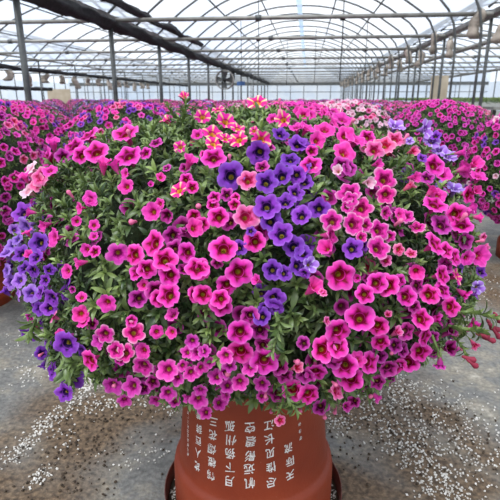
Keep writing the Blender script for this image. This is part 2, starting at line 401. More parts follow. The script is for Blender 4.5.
# black rolled shade cloth
def roll(name, u, va, vb, z, r0, label, seed, sag=.05, step=.16, n_=16):
    vs_ = np.arange(va, vb, step); mb = MB(); V = []
    for i, v in enumerate(vs_):
        f = mnoise.noise(Vector((v * .9, seed, 0))); g = mnoise.noise(Vector((v * 3.1, seed + 5, 0)))
        rad = r0 * (1 + .35 * f + .25 * g); cz = z + sag * f - .02 * abs(g)
        for k in range(n_):
            q = 2 * math.pi * k / n_
            w_ = rad * (1 + .16 * math.sin(4 * q + v * 3.0) + .10 * math.sin(7 * q - v * 5.2 + seed))
            V.append((u + 1.15 * w_ * math.cos(q), v, cz + w_ * math.sin(q) * (1.15 if math.sin(q) < 0 else .8)))
    m_ = len(vs_)
    F = [(i * n_ + k, i * n_ + (k + 1) % n_, (i + 1) * n_ + (k + 1) % n_, (i + 1) * n_ + k) for i in range(m_ - 1) for k in range(n_)]
    F += [tuple(range(n_))[::-1], tuple(range((m_ - 1) * n_, m_ * n_))]
    mb.add(V, F); o = mb.build(name, BLACK); tag(o, label, 'shade cloth'); return o
roll('shade_cloth_roll', -3.55, 5.2, 30.0, ZG - .07, .102, 'thick rolled black shade cloth slung along the roof at upper left', 3)
roll('shade_cloth_roll', -3.1, 5.2, 15.0, ZG + .12, .06, 'flatter black shade cloth fold lying just above the thick roll', 9)
roll('shade_cloth_roll', -3.1, 26, 40.0, ZG - .22, .09, 'thin drooping tail end of black shade cloth near the back', 13, .1)
roll('shade_cloth_roll', -9.95, 12, 42, 2.0, .07, 'thin rolled black shade cloth along the far left gutter', 21, .03)
roll('shade_cloth_roll', -13.0, 19, 25, 1.45, .08, 'short low black roll hanging at far left behind the nearest post', 31, .03)
# end wall frame
for k, u in enumerate(np.arange(-22, 15.5, 1.2)):
    o = link('wall_stud', pm2); o.location = (float(u), V1 - .12, 0); tag(o, 'thin upright bar against the pale end wall', 'bar', 'upright bars of the end wall')
tag(MB().box((-3.5, V1 - .16, 2.25), (38, .1, .28)).build('wall_beam', STEEL, None, False), 'grey horizontal beam across the top of the end wall', 'beam')
tag(MB().box((-3.5, V1 - .14, 1.55), (38, .06, .06)).build('wall_rail', STEEL, None, False), 'thin horizontal rail halfway up the end wall', 'rail')
# small fittings
fan = empty('circulation_fan', (-3.4, 20.9, 1.72), 'round grey circulation fan hung beside a distant post on the left', 'fan')
mb = MB(); mb.lathe([(.34, -.12), (.38, -.12), (.38, .12), (.34, .12), (.34, -.12)], 28)
h = mb.build('housing', PIPE, fan); h.rotation_euler = (R(90), 0, 0)
for k in range(4):
    bl = MB(); bl.add([(.04, -.04, -.03), (.32, -.13, -.04), (.32, .11, .05), (.04, .05, .03)], [(0, 1, 2, 3)])
    bo = bl.build('blade', STEEL, fan, False); bo.rotation_euler = (R(90), R(90 * k), 0)
hb = MB().tube([(0, -.1, 0), (0, .12, 0)], .07, 12).build('hub', PLAST, fan)
MB().tube([(0, .1, 0), (-.13, .3, 0)], .02, 6).build('bracket', STEEL, fan)
tag(MB().box((-3.55, 27.14, 1.75), (.42, .03, .20)).build('sign_plate', BLUE, None, False), 'small blue plate fixed to a distant post on the left', 'sign')
tag(MB().box((-3.55, 24.08, 1.98), (.22, .16, .34)).build('control_box', PLAST, None, False), 'small black box hung near the fan on the left', 'box')
for k, (u, v, zb) in enumerate(((.55, 9.35, 1.3), (-1.2, 12.35, 1.5), (-2.0, 15.35, 1.6), (.2, 18.35, 1.5), (1.6, 15.35, 1.6), (-.9, 21.35, 1.5))):
    o = MB().tube([(u, v, ZG + .9), (u + .01, v, 2.0), (u, v, zb)], .010, 5).build('hanging_wire', PLAST)
    w_ = MB().tube([(u, v, 2.28), (u, v, 2.38)], .045, 8).build('clip', PLAST, o)
    if k == 0: tag(o, 'black wire hanging from the nearest beam right of centre', 'wire')
    else: tag(o, 'thin wire hanging from a beam farther back', 'wire', 'wires hanging from the rear beams')
tag(MB().box((3.55, 14.6, .80), (.45, .05, 1.58)).build('board_panel', PLY, None, False), 'plain beige board standing behind the right post row', 'board')
tag(MB().box((-13.4, 26.5, .75), (1.3, .05, 1.45)).build('board_panel', PLY, None, False), 'pale yellowish board far behind the nearest left post', 'board')

# ------------------------------------------------------------------ flower and leaf shapes
YEL = np.array([.72, .50, .03])
KINDS = {  # centre, dark ring, ring end, petal, edge, edge start, lobe depth
    'M': dict(c=(.42, .30, .02), d=(.21, .002, .022), de=.52, p=(.86, .024, .42), e=(.92, .15, .62), es=.70, lobe=.17),
    'P': dict(c=(.75, .50, .03), d=(.42, .008, .06), de=.28, p=(.88, .050, .43), e=(.92, .15, .58), es=.80, lobe=.18),
    'E': dict(c=(.60, .42, .03), d=(.28, .004, .08), de=.42, p=(.80, .035, .36), e=(.92, .45, .68), es=.80, lobe=.28),
    'V': dict(c=(.48, .38, .03), d=(.022, .004, .07), de=.42, p=(.235, .040, .47), e=(.34, .12, .62), es=.72, lobe=.22),
    'L': dict(c=(.55, .42, .05), d=(.20, .08, .42), de=.36, p=(.36, .15, .66), e=(.50, .30, .76), es=.60, lobe=.22),
    'K': dict(c=(.55, .40, .03), d=(.30, .005, .13), de=.34, p=(.76, .045, .46), e=(.84, .20, .60), es=.70, lobe=.28),
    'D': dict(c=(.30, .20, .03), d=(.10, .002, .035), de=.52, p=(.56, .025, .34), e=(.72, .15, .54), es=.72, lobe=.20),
    'S': dict(c=(.78, .52, .03), d=(.78, .46, .03), de=.30, p=(.80, .020, .30), e=(.88, .07, .44), es=.85, lobe=.22),
    'R': dict(c=(.55, .32, .03), d=(.50, .01, .08), de=.46, p=(.86, .11, .36), e=(.90, .36, .58), es=.72, lobe=.22),
    'U': dict(c=(.48, .38, .03), d=(.10, .03, .30), de=.36, p=(.36, .14, .66), e=(.48, .27, .76), es=.60, lobe=.22),
    'W': dict(c=(.70, .55, .20), d=(.80, .35, .48), de=.28, p=(.88, .46, .62), e=(.92, .72, .80), es=.60, lobe=.22),
}
def petal_colour(kind, s, th):
    K = KINDS[kind]; c, d, p, e_ = (np.array(K[k]) for k in 'cdpe')
    s = s[:, None]
    def mix(a_, b_, t_): return a_ + (b_ - a_) * np.clip(t_, 0, 1)
    vein = (np.abs(np.cos(2.5 * th)) ** 3)[:, None]
    de = K['de'] * (0.74 + .42 * vein)
    col = mix(c, d, (s - .13) / .07)
    col = mix(col, p, (s - de) / .12)
    col = mix(col, e_, (s - K['es']) / (1.02 - K['es']))
    if kind not in 'SL': col = col * (1 - .22 * (np.abs(np.cos(2.5 * th)) ** 14)[:, None] * np.clip((s - .3) / .2, 0, 1) * np.clip((1 - s) / .2, 0, 1)) * (1 - .10 * (np.sin(20 * th) > 0)[:, None])
    if kind in 'SL':
        bar = np.clip(1 - np.abs(np.sin(2.5 * th)) / .24, 0, 1)[:, None] if kind == 'S' else np.clip(1 - np.abs(np.cos(2.5 * th)) / .25, 0, 1)[:, None]
        bc = mix(np.array([.85, .58, .05]), np.array([.92, .78, .45]), (s - .3) / .6) if kind == 'S' else np.array([.66, .58, .85])
        col = mix(col, bc, bar * 1.3 * (s > .2))
    return col
def corolla(kind, seed, nth=30, rings=(.05, .13, .20, .28, .36, .46, .60, .76, .90, 1.0), open_=1.0, tube=True):
    rg = np.random.default_rng(seed); K = KINDS[kind]
    th = np.arange(nth) * 2 * math.pi / nth
    lob = np.abs(np.cos(2.5 * th)) ** .45            # 1 at a lobe's middle, 0 at the notch
    wob = 1 + .05 * np.cos(th + rg.uniform(0, 6)) + .04 * np.cos(2 * th + rg.uniform(0, 6)) + .03 * np.cos(5 * th + rg.uniform(0, 6))
    ph = rg.uniform(0, 6); curl = rg.uniform(-.16, .10)
    V = []; C = []
    for s in rings:
        w_ = np.clip((s - .35) / .65, 0, 1)
        rad = s * open_ * (1 - K['lobe'] * (1 - lob) * w_ ** 1.3) * (1 + (wob - 1) * w_)
        if s < .38: z = -.62 * (1 - s / .40) ** .75 * np.ones(nth)
        else: z = .14 * (1 - np.exp(-(s - .38) * 5)) + curl * w_ ** 2 + (1 - open_) * 1.0 * w_
        z = z + (.08 * w_) * np.cos(5 * th) + .07 * w_ ** 2 * np.cos(3 * th + ph) + .05 * w_ * np.cos(10 * th) + .04 * w_ ** 2 * np.cos(15 * th + ph)
        V.append(np.stack([rad * np.cos(th), rad * np.sin(th), z + 0 * th], 1))
        C.append(petal_colour(kind, np.full(nth, s), th))
    F = [(i * nth + k, i * nth + (k + 1) % nth, (i + 1) * nth + (k + 1) % nth, (i + 1) * nth + k) for i in range(len(rings) - 1) for k in range(nth)]
    F.append(tuple(range(nth)))
    if tube:
        p = np.array(K['p']); n0 = len(rings) * nth
        for s, z in ((.37, -.02), (.30, -.30), (.17, -.72), (.11, -1.1)):
            V.append(np.stack([s * np.cos(th), s * np.sin(th), np.full(nth, z)], 1))
            C.append(np.tile(p * .75 + np.array([.2, .16, .03]) * .35 * (-z), (nth, 1)))
        for i in range(3):
            F += [(n0 + i * nth + (k + 1) % nth, n0 + i * nth + k, n0 + (i + 1) * nth + k, n0 + (i + 1) * nth + (k + 1) % nth) for k in range(nth)]
    return mesh_np('corolla', np.vstack(V), F, PETAL, np.vstack(C))
def throat_mesh():
    mb = MB()
    for k in range(5):
        q = k * 1.2566; mb.tube([(.04 * math.cos(q), .04 * math.sin(q), -.5), (.06 * math.cos(q), .09 * math.sin(q), -.2), (.07 * math.cos(q), .07 * math.sin(q), -.2)], [.015, .02, .032], 6)
    return mb.me('throat', THROAT)
def calyx_mesh():
    mb = MB()
    mb.tube([(0, 0, -.95), (0, 0, -1.15), (0, 0, -1.3), (.1, 0, -1.9)], [.15, .16, .08, .05], 8)
    for k in range(5):
        q = k * 1.2566; c_, s_ = math.cos(q), math.sin(q)
        mb.add([(.13 * c_ - .06 * s_, .13 * s_ + .06 * c_, -1.05), (.13 * c_ + .06 * s_, .13 * s_ - .06 * c_, -1.05), (.30 * c_, .30 * s_, -.50)], [(0, 1, 2)])
    return mb.me('calyx', STEMM)
THR, CAL = throat_mesh(), calyx_mesh()
COR = {k: [corolla(k, 10 * i + ord(k)) for i in range(4)] for k in KINDS}
CORC = {k: [corolla(k, 10 * i + ord(k) + 3, open_=.72) for i in range(2)] for k in KINDS}
# leaf templates: narrow, folded along the midrib, curving down
def leaf_template(wid=.15, seg=4):
    V = []; F = []
    prof = [.30, .75, 1.0, .80, .0][:seg + 1]
    for i in range(seg + 1):
        s = i / seg; w_ = wid * prof[i] if i < seg else .01; z = .16 * math.sin(s * 2.2) - .22 * s * s
        V += [(s, -w_, z + w_ * .45), (s, 0, z), (s, w_, z + w_ * .45)]
    for i in range(seg):
        a_ = i * 3; F += [(a_, a_ + 3, a_ + 4, a_ + 1), (a_ + 1, a_ + 4, a_ + 5, a_ + 2)]
    return np.array(V), F
LT, LF = leaf_template()
LT2, LF2 = np.array([(0, -.05, 0), (.5, -.17, .1), (1, 0, 0), (.5, .17, .1)]), [(0, 1, 2, 3)]
def rosettes(P, Nn, size, per, young, T=LT, TF=LF):
    """P positions, Nn outward directions: a whorl of leaves at each"""
    k = len(P); P = np.repeat(P, per, 0); Nn = np.repeat(Nn, per, 0); sz = np.repeat(size, per); yg = np.repeat(young, per)
    idx = np.tile(np.arange(per), k)
    base = frame_z(Nn, np.repeat(rng.uniform(0, 6.3, k), per))
    az = idx * 2.4 + rng.normal(0, .2, len(P)); el = np.clip(1.25 - idx / per * 1.25 + rng.normal(0, .16, len(P)), -.3, 1.4)
    d = np.stack([np.cos(az) * np.cos(el), np.sin(az) * np.cos(el), np.sin(el)], 1)
    dw = np.einsum('kij,kj->ki', base, d)
    up = Nn + .3 * np.array([0, 0, 1.0]) + rng.normal(0, .12, Nn.shape)
    y = np.cross(up, dw); y /= np.linalg.norm(y, axis=1, keepdims=True) + 1e-9; z = np.cross(dw, y)
    rot = np.stack([dw, y, z], axis=2)
    s = sz * (.55 + .5 * idx / per) * rng.uniform(.8, 1.2, len(P))
    pos = P - Nn * (idx / per * .45 * sz)[:, None]
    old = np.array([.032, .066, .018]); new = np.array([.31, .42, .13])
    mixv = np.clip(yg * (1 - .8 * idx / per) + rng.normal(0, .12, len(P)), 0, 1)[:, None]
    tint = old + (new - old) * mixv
    return scatter(T, TF, np.ones((len(T), 3)), pos, rot, s, tint)

# ------------------------------------------------------------------ the big plant: its shape
c_ray = ray(255, 258); CEN = CAM + c_ray * (1.05 / math.hypot(c_ray[0], c_ray[1]))
A_, C_, PW = .46, .33, 2.3
sil = [(256, 105), (215, 108), (180, 111), (150, 117), (125, 120), (95, 130), (70, 140), (45, 152), (35, 172), (28, 190), (22, 208), (15, 225), (7, 245), (4, 265), (8, 290), (20, 312), (28, 335), (42, 362),
       (56, 385), (75, 396), (90, 380), (108, 390), (125, 396), (160, 404), (185, 410), (215, 408), (240, 402), (280, 408), (320, 415), (360, 406), (385, 388), (410, 374), (440, 362), (458, 348), (472, 332), (480, 310),
       (485, 285), (482, 255), (483, 230), (472, 195), (457, 165), (432, 140), (400, 130), (370, 126), (330, 116)]
SX, SY = np.array(sil, float).T
sang = np.arctan2(258 - SY, SX - 255); srad = np.hypot(SX - 255, SY - 258) * .972
o_ = np.argsort(sang); sang, srad = sang[o_], srad[o_]
NB = 96; binc = -math.pi + (np.arange(NB) + .5) * 2 * math.pi / NB
tgt = np.interp(binc, np.concatenate([sang - 2 * math.pi, sang, sang + 2 * math.pi]), np.tile(srad, 3))
e3 = -c_ray; e1 = RT; e2 = np.cross(e3, e1)
SB = np.ones(NB)
def ball_r(n_):
    r0 = ((np.hypot(n_[:, 0], n_[:, 1]) / A_) ** PW + (np.abs(n_[:, 2]) / C_) ** PW) ** (-1 / PW)
    ph = np.arctan2(n_ @ e2, n_ @ e1); w_ = np.sqrt(np.clip(1 - (n_ @ e3) ** 2, 0, 1))
    s = np.interp(ph, np.concatenate([[binc[-1] - 2 * math.pi], binc, [binc[0] + 2 * math.pi]]), np.concatenate([[SB[-1]], SB, [SB[0]]]))
    return r0 * (1 + (s - 1) * w_ ** 2)
def ball_n(n_):
    g = np.stack([np.sign(n_[:, 0]) * np.abs(n_[:, 0] / A_) ** (PW - 1) / A_, np.sign(n_[:, 1]) * np.abs(n_[:, 1] / A_) ** (PW - 1) / A_, np.sign(n_[:, 2]) * np.abs(n_[:, 2] / C_) ** (PW - 1) / C_], 1)
    g = g / np.linalg.norm(g, axis=1, keepdims=True); g = g * .6 + n_ * .4
    return g / np.linalg.norm(g, axis=1, keepdims=True)
def fib(n_):
    i = np.arange(n_) + .5; z = 1 - 2 * i / n_; q = i * 2.399963
    r_ = np.sqrt(1 - z * z); return np.stack([r_ * np.cos(q), r_ * np.sin(q), z], 1)
FB = fib(24000)
for _ in range(6):
    x, y, z = proj(CEN + FB * ball_r(FB)[:, None])
    al = np.arctan2(258 - y, x - 255); rd = np.hypot(x - 255, y - 258)
    bi = ((al + math.pi) / (2 * math.pi) * NB).astype(int) % NB
    mxr = np.array([rd[bi == k].max() for k in range(NB)])
    SB = np.clip(SB * (tgt / mxr), .5, 1.6)
    SB = .5 * SB + .25 * (np.roll(SB, 1) + np.roll(SB, -1))
def hit(px, py):
    d = ray(px, py); ts = np.linspace(.3, 2.0, 900); P = CAM + d * ts[:, None]
    v = P - CEN; L = np.linalg.norm(v, axis=1); n_ = v / L[:, None]; q = L / ball_r(n_)
    ins = np.nonzero(q < 1)[0]
    k = ins[0] if len(ins) else int(np.argmin(q))
    return P[k], n_[k], q[k]

# flowers seen in the picture: x, y, width (pixels), kind; 's' after the kind: seen from the side
FL = """76 148 20 M;90 138 21 M;98 154 23 M;83 157 16 M;50 160 20 M;55 145 16 Ps;40 184 18 R;33 170 15 W;43 178 19 R;27 178 12 Ps;30 192 16 W;52 172 14 P;92 200 14 P;65 158 14 D
127 136 24 M;130 158 24 M;105 166 18 Ps;116 167 16 Ps;128 188 14 P;127 175 10 P;147 155 12 M;157 145 12 D;181 149 12 S;191 163 17 Ps;186 170 10 D;180 192 15 S;187 181 12 M;193 189 12 M;167 121 14 S;198 137 11 P;162 179 8 Ps;168 170 9 D;152 186 7 Ps
203 119 15 S;226 124 17 S;218 112 13 S;213 136 19 S;214 146 15 S;226 141 11 S;238 131 13 S;239 142 16 S;261 142 17 S;257 105 17 S;254 133 9 S;283 122 15 S;272 121 9 Ps;185 99 11 Ss
214 160 22 M;259 155 22 V;231 178 26 V;248 182 19 R;266 184 21 V;281 178 21 V;280 137 15 V;297 147 17 V;290 162 18 V;296 177 17 V;295 194 16 V;270 150 9 D;262 169 13 D;215 199 11 M;227 196 13 D;236 199 9 M;205 157 9 M;296 130 13 P;298 115 13 Ps
306 131 15 P;303 117 13 P;310 117 11 P;324 132 19 P;342 122 19 P;333 125 15 Ps;316 143 15 P;304 146 19 V;344 138 17 P;354 142 21 P;366 139 15 M;343 155 22 P;310 167 19 M;311 153 11 M;303 172 17 V;304 184 17 V;340 168 18 D;337 173 12 Ws;348 170 14 D;373 152 16 Rs;383 147 18 Rs;394 141 17 R;383 181 22 E;384 196 17 E;348 194 22 E;367 184 14 Ws;376 166 12 Ps;394 128 16 L
424 131 17 L;430 143 15 L;438 152 15 L;446 158 16 L;452 190 17 L;434 138 10 V;408 143 9 L;432 167 20 M;441 176 16 P;462 170 15 Ps;460 154 12 Ps;473 165 16 Ps;413 179 14 Ps;408 187 13 Rs;476 178 13 Ps;430 191 14 Ps;436 197 15 P;466 196 15 M;474 192 12 Ps;411 153 12 Rs;425 179 14 D;420 160 10 V
25 214 19 V;29 227 18 L;42 243 19 V;39 258 15 V;24 254 16 V;9 253 16 L;16 245 14 L;27 268 14 V;36 270 13 V;22 280 15 L;9 271 13 L;13 282 15 L;48 280 11 V;52 270 11 V;8 291 11 Vs;21 293 15 L;33 293 17 L;43 292 13 V;55 297 17 V;17 230 11 L;20 240 12 L;33 213 10 Ps;47 226 13 Ps;57 238 18 P;30 233 9 Ps;32 255 11 Ps;82 209 11 P;79 222 12 Ps;93 203 12 P;96 226 10 P;89 250 12 P;97 252 11 M;96 237 9 P;70 271 13 P;82 263 13 Ps;84 297 9 Ps;75 289 7 D
120 254 20 K;136 255 20 M;156 244 24 M;166 260 22 M;148 269 18 M;139 272 17 M;171 275 20 M;176 249 17 D;188 253 18 M;154 213 17 P;161 205 11 P;169 216 17 Ds;174 236 18 D;186 233 15 Ds;195 229 17 P;195 217 13 M;198 268 21 M;185 270 13 D;157 290 19 D;145 285 11 P;170 295 22 M;140 298 17 D;195 294 15 M;109 302 17 P;160 298 16 M
267 208 23 V;271 222 21 V;281 235 22 V;293 247 21 V;285 204 18 V;298 216 15 V;272 270 19 V;284 273 15 V;297 266 17 V;274 298 20 V;240 248 15 V;251 232 9 V;219 218 19 M;230 223 18 D;246 218 23 R;255 242 20 M;260 233 18 D;224 249 25 M;239 272 25 M;227 285 19 M;203 225 14 M;202 270 18 M;204 294 18 M;221 298 17 M;257 280 12 Ps;213 206 11 M;235 206 11 M;218 263 11 D
301 217 18 V;318 210 19 V;302 254 17 V;309 265 15 L;304 273 11 V;351 249 19 V;361 246 12 V;331 222 20 E;330 236 20 E;352 225 21 E;360 209 21 E;346 208 12 E;377 231 20 E;376 249 21 E;364 226 13 E;388 237 11 E;384 214 13 E;326 249 19 Ps;360 238 11 E;384 261 11 R;349 201 15 E;397 250 12 R;339 275 27 M;313 287 22 Ps;386 285 21 M;375 283 19 M;363 294 17 M;356 278 10 Ps;397 281 13 M;366 278 9 D;398 216 12 P
432 206 21 M;453 215 19 M;459 226 20 M;439 226 20 D;432 245 22 M;443 251 15 M;451 257 18 M;462 241 16 D;464 214 15 Ps;464 258 13 Ps;476 256 18 Ps;439 275 19 M;440 290 17 M;427 294 19 M;454 276 15 S;475 287 13 L;474 294 10 V;462 294 15 Ms;414 271 18 Ps;415 285 15 D;404 217 15 E;415 228 15 E;409 254 11 R;404 296 19 M;443 266 16 D;470 209 11 Ps;476 218 11 Ps;481 238 9 Rs;482 247 9 Rs;478 272 11 V
69 343 23 V;55 369 19 V;75 376 21 V;67 391 17 V;44 352 13 V;30 333 15 Vs;45 364 9 Vs;52 307 15 V;43 308 13 V;83 313 15 P;86 321 14 P;94 323 11 D;107 333 17 E;101 340 15 K;93 359 19 M;63 333 9 P;56 316 11 Rs;33 317 11 D;118 349 16 E;37 300 12 V
115 383 19 K;134 384 19 K;127 352 17 E;122 358 11 M;145 349 15 P;145 364 20 E;136 331 20 E;133 320 11 M;158 331 13 P;173 331 11 P;174 314 15 K;169 368 20 K;184 364 11 K;192 371 15 K;178 376 14 K;169 391 15 K;193 340 14 K;198 351 15 K;188 351 12 K;157 398 12 K;126 398 13 K;145 386 14 D;154 380 13 D;176 399 11 K
222 304 21 M;240 331 22 M;241 350 23 M;264 359 24 M;279 364 18 D;250 315 18 D;260 329 18 D;263 343 16 D;226 354 15 K;230 364 13 K;217 375 15 K;225 371 12 K;228 384 14 K;240 380 16 K;262 382 15 K;250 366 15 K;210 361 11 K;202 366 13 K;277 392 18 D;293 388 20 M;284 373 17 D;296 366 14 Rs;226 393 13 K;205 350 12 K;262 394 11 K;262 316 17 V;265 307 14 V;275 306 17 V;199 397 17 K;206 410 13 K;188 396 11 Ks;220 401 14 K;201 388 13 K;280 418 9 Rs
358 317 26 M;337 330 24 M;336 345 20 M;322 348 23 M;376 325 19 M;379 341 17 M;315 370 21 M;344 364 23 M;350 377 22 M;332 358 18 D;367 361 21 M;357 358 14 Ps;308 392 20 M;305 373 18 D;386 366 18 D;397 364 15 M;377 354 16 D;303 342 13 D;386 314 9 Rs;395 331 13 Rs;393 344 14 D;376 380 15 D;335 389 15 Rs;375 395 11 Ks;353 399 12 D;400 349 14 D;322 292 8 Rs;326 320 8 Rs;320 405 16 D;345 404 12 Ks
419 318 20 M;434 318 16 Ms;422 335 20 M;418 350 20 M;407 360 19 M;470 326 18 Ms;448 306 18 M;447 330 18 Ds;447 347 18 Ds;431 336 11 D;404 330 17 D;412 306 12 D;472 344 11 Rs;432 352 11 D;390 378 13 D"""
flowers = []
for row in FL.replace('\n', ';').split(';'):
    x, y, w_, k = row.split(); x = float(x); kk = 'U' if k[0] == 'L' and x < 70 else k[0]; flowers.append((x, float(y), float(w_), kk, len(k) > 1))
PLZ = 0.40        # the pot's foot turned upwards: the planter stands here
plant = empty('flowering_plant', (CEN[0], CEN[1], PLZ), 'huge dome of magenta, violet and striped trailing flowers on the inscribed clay pot', 'plant')
ORG = np.array([CEN[0], CEN[1], PLZ])
def add_flower(parent, org, kind, pos, dirn, rad, roll, closed=False, rich=True, name=None):
    nm = name or {'M': 'magenta_flower', 'P': 'pink_flower', 'E': 'edged_flower', 'R': 'rose_flower', 'V': 'violet_flower', 'L': 'lavender_flower', 'U': 'lavender_flower', 'K': 'small_pink_flower', 'D': 'dusky_flower', 'S': 'striped_flower', 'W': 'pale_flower'}[kind]
    me = random.choice((CORC if closed else COR)[kind])
    o = link(nm, me, parent)
    M = frame_z(np.array([dirn]), np.array([roll]))[0]
    o.matrix_local = Matrix.Translation(Vector(pos - org)) @ Matrix(M.tolist()).to_4x4() @ Matrix.Scale(rad, 4)
    if rich:
        link('throat', THR, o); link('calyx', CAL, o)
    return o
fpos, frad = [], []
for (x, y, w_, k, side) in flowers:
    P, n_, q = hit(x, y)
    depth = (P - CAM) @ FW; rad = .5 * w_ / FPX * depth * 1.17
    nn = ball_n(n_[None])[0]; tocam = (CAM - P) / np.linalg.norm(CAM - P)
    if side:
        tg = np.cross(nn, rng.normal(size=3)); tg /= np.linalg.norm(tg)
        d = nn * .75 + tg * .75 + np.array([0, 0, .25]) + tocam * .1
    else:
        d = nn * .58 + tocam * .42 + np.array([0, 0, .10]) + rng.normal(0, .25, 3)
    d /= np.linalg.norm(d)
    pos = P + tocam * (rng.uniform(.000, .016) + (0.0 if q < 1 else 0.02)) + nn * .004
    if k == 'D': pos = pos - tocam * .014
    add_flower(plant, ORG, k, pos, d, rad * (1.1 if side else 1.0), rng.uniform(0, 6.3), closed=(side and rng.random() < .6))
    fpos.append(pos); frad.append(rad)
fpos = np.array(fpos); frad = np.array(frad)
# more flowers deeper between them and round the far side: too many to tell apart, one part
def flower_template(kind, nth=15, rings=(.08, .22, .42, .72, 1.0)):
    me = corolla(kind, 77, nth, rings, 1.0, False)
    V = np.array([v.co[:] for v in me.vertices]); C = np.zeros(len(V) * 4); me.attributes['col'].data.foreach_get('color', C)
    F = [tuple(p.vertices) for p in me.polygons if len(p.vertices) == 4]
    bpy.data.meshes.remove(me); return V, F, C.reshape(-1, 4)[:, :3]
FT = {k: flower_template(k) for k in KINDS}
FTL = {k: flower_template(k, 10, (.10, .40, 1.0)) for k in KINDS}
def flower_mass(name, items, parent, T, org):
    Vs, Fs, Cs, off = [], [], [], 0
    for kind in sorted({i[0] for i in items}):
        sub = [i for i in items if i[0] == kind]
        p = np.array([i[1] for i in sub]) - org; d = np.array([i[2] for i in sub]); s = np.array([i[3] for i in sub])
        tint = np.repeat(rng.uniform(.82, 1.15, len(sub))[:, None], 3, 1)
        V, F, C = scatter(*T[kind], p, frame_z(d, rng.uniform(0, 6.3, len(sub))), s, tint)
        Vs.append(V); Fs.append(F + off); Cs.append(C); off += len(V)
    me = mesh_np(name, np.vstack(Vs), np.vstack(Fs), PETAL, np.vstack(Cs))
    return link(name, me, parent) if parent is not None else me
deep = []
for n_ in fib(1500) + rng.normal(0, .03, (1500, 3)):
    n_ = n_ / np.linalg.norm(n_); r_ = ball_r(n_[None])[0]; P = CEN + n_ * r_
    if P[2] < .42: continue
    face = (CAM - P) @ n_
    if face > -.02:
        x, y, z = proj(P)
        dens = .42 if x > 170 else (.07 if x > 62 and y < 330 else .7)
        if x > 300 and y > 190: dens = .85
        if x > 440 or (x < 60 and y > 190): dens = .95
        if x < 300 and y < 200: dens = .06
        if y > 330: dens = .65
        if rng.random() > dens: continue
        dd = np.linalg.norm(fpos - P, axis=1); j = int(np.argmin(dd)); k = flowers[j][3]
        if k in 'MEPK': k = 'D'  # bright kinds turn dusky here: shade among the front blooms painted as petal colour
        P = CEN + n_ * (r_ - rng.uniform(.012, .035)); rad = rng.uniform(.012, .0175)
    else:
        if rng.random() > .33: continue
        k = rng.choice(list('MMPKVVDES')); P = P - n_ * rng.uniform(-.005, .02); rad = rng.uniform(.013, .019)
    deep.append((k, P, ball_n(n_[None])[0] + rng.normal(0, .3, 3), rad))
dm = flower_mass('blossom_mass', deep, plant, FT, ORG); dm['kind'] = 'stuff'
# foliage: whorls of leaves all over, sunk where a flower stands in front
nd = fib(6600) + rng.normal(0, .012, (6600, 3)); nd /= np.linalg.norm(nd, axis=1, keepdims=True)
P = CEN + nd * ball_r(nd)[:, None]
keep = P[:, 2] > .385; nd, P = nd[keep], P[keep]
sunk = np.zeros(len(P))
for i in range(len(P)):
    dd = np.linalg.norm(fpos - P[i], axis=1) / frad
    sunk[i] = np.clip(1.35 - dd.min(), 0, 1)
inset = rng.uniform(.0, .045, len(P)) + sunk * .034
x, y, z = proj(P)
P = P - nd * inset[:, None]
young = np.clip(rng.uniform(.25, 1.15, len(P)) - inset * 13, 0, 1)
Nn = ball_n(nd) + np.array([0, 0, .25]) + rng.normal(0, .25, nd.shape); Nn /= np.linalg.norm(Nn, axis=1, keepdims=True)
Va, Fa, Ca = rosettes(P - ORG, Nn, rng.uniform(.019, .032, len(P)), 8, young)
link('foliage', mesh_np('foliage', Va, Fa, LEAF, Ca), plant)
# dark heart of the plant, coloured as shade behind the leaves, and its nursery pot
nd = fib(2600); rr_ = ball_r(nd) * .80 * (1 + np.array([mnoise.noise(Vector(v * 9)) for v in nd]) * .07)
Pc = CEN + nd * rr_[:, None]; Pc[:, 2] = np.maximum(Pc[:, 2], .405)
hb_ = bmesh.new()
for v in Pc - ORG: hb_.verts.new(v)
bmesh.ops.convex_hull(hb_, input=hb_.verts)
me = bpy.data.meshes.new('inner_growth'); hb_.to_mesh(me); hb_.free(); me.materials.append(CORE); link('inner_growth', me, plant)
MB().lathe([(.0, 0), (.15, 0), (.19, .16), (.2, .16), (.2, .18), (.0, .18)], 32).build('nursery_pot', PLAST, plant)
# free-standing shoots at the edge of the dome
def shoot(path, leaves=5, size=.024, name='shoot'):
    pts = [np.array(p) for p in path]
    mb = MB().tube([p - ORG for p in pts], [.0022, .0018, .0015][:len(pts)] if len(pts) < 4 else .0018, 6)
    o = mb.build(name, STEMM, plant)
    T = []; D = []
    for i in range(leaves):
        t_ = (i + 1) / leaves; j = min(int(t_ * (len(pts) - 1)), len(pts) - 2); f = t_ * (len(pts) - 1) - j
        T.append(pts[j] * (1 - f) + pts[j + 1] * f); D.append(pts[j + 1] - pts[j])
    D = np.array(D); D /= np.linalg.norm(D, axis=1, keepdims=True)
    Va, Fa, Ca = rosettes(np.array(T) - ORG, D, np.full(leaves, size), 7, np.full(leaves, .75))
    link('shoot_leaves', mesh_np('shoot_leaves', Va, Fa, LEAF, Ca), o); return o
def at(px, py, ref, push=0.0):
    """the point on the pixel's line of sight at the distance of a point of the dome"""
    P_, n_, q_ = hit(*ref); d = ray(px, py); return CAM + d * (np.linalg.norm(P_ - CAM) + push)
SPENT = noisy('spent_flower', (.16, .006, .02), (.32, .02, .06), 60, .7)
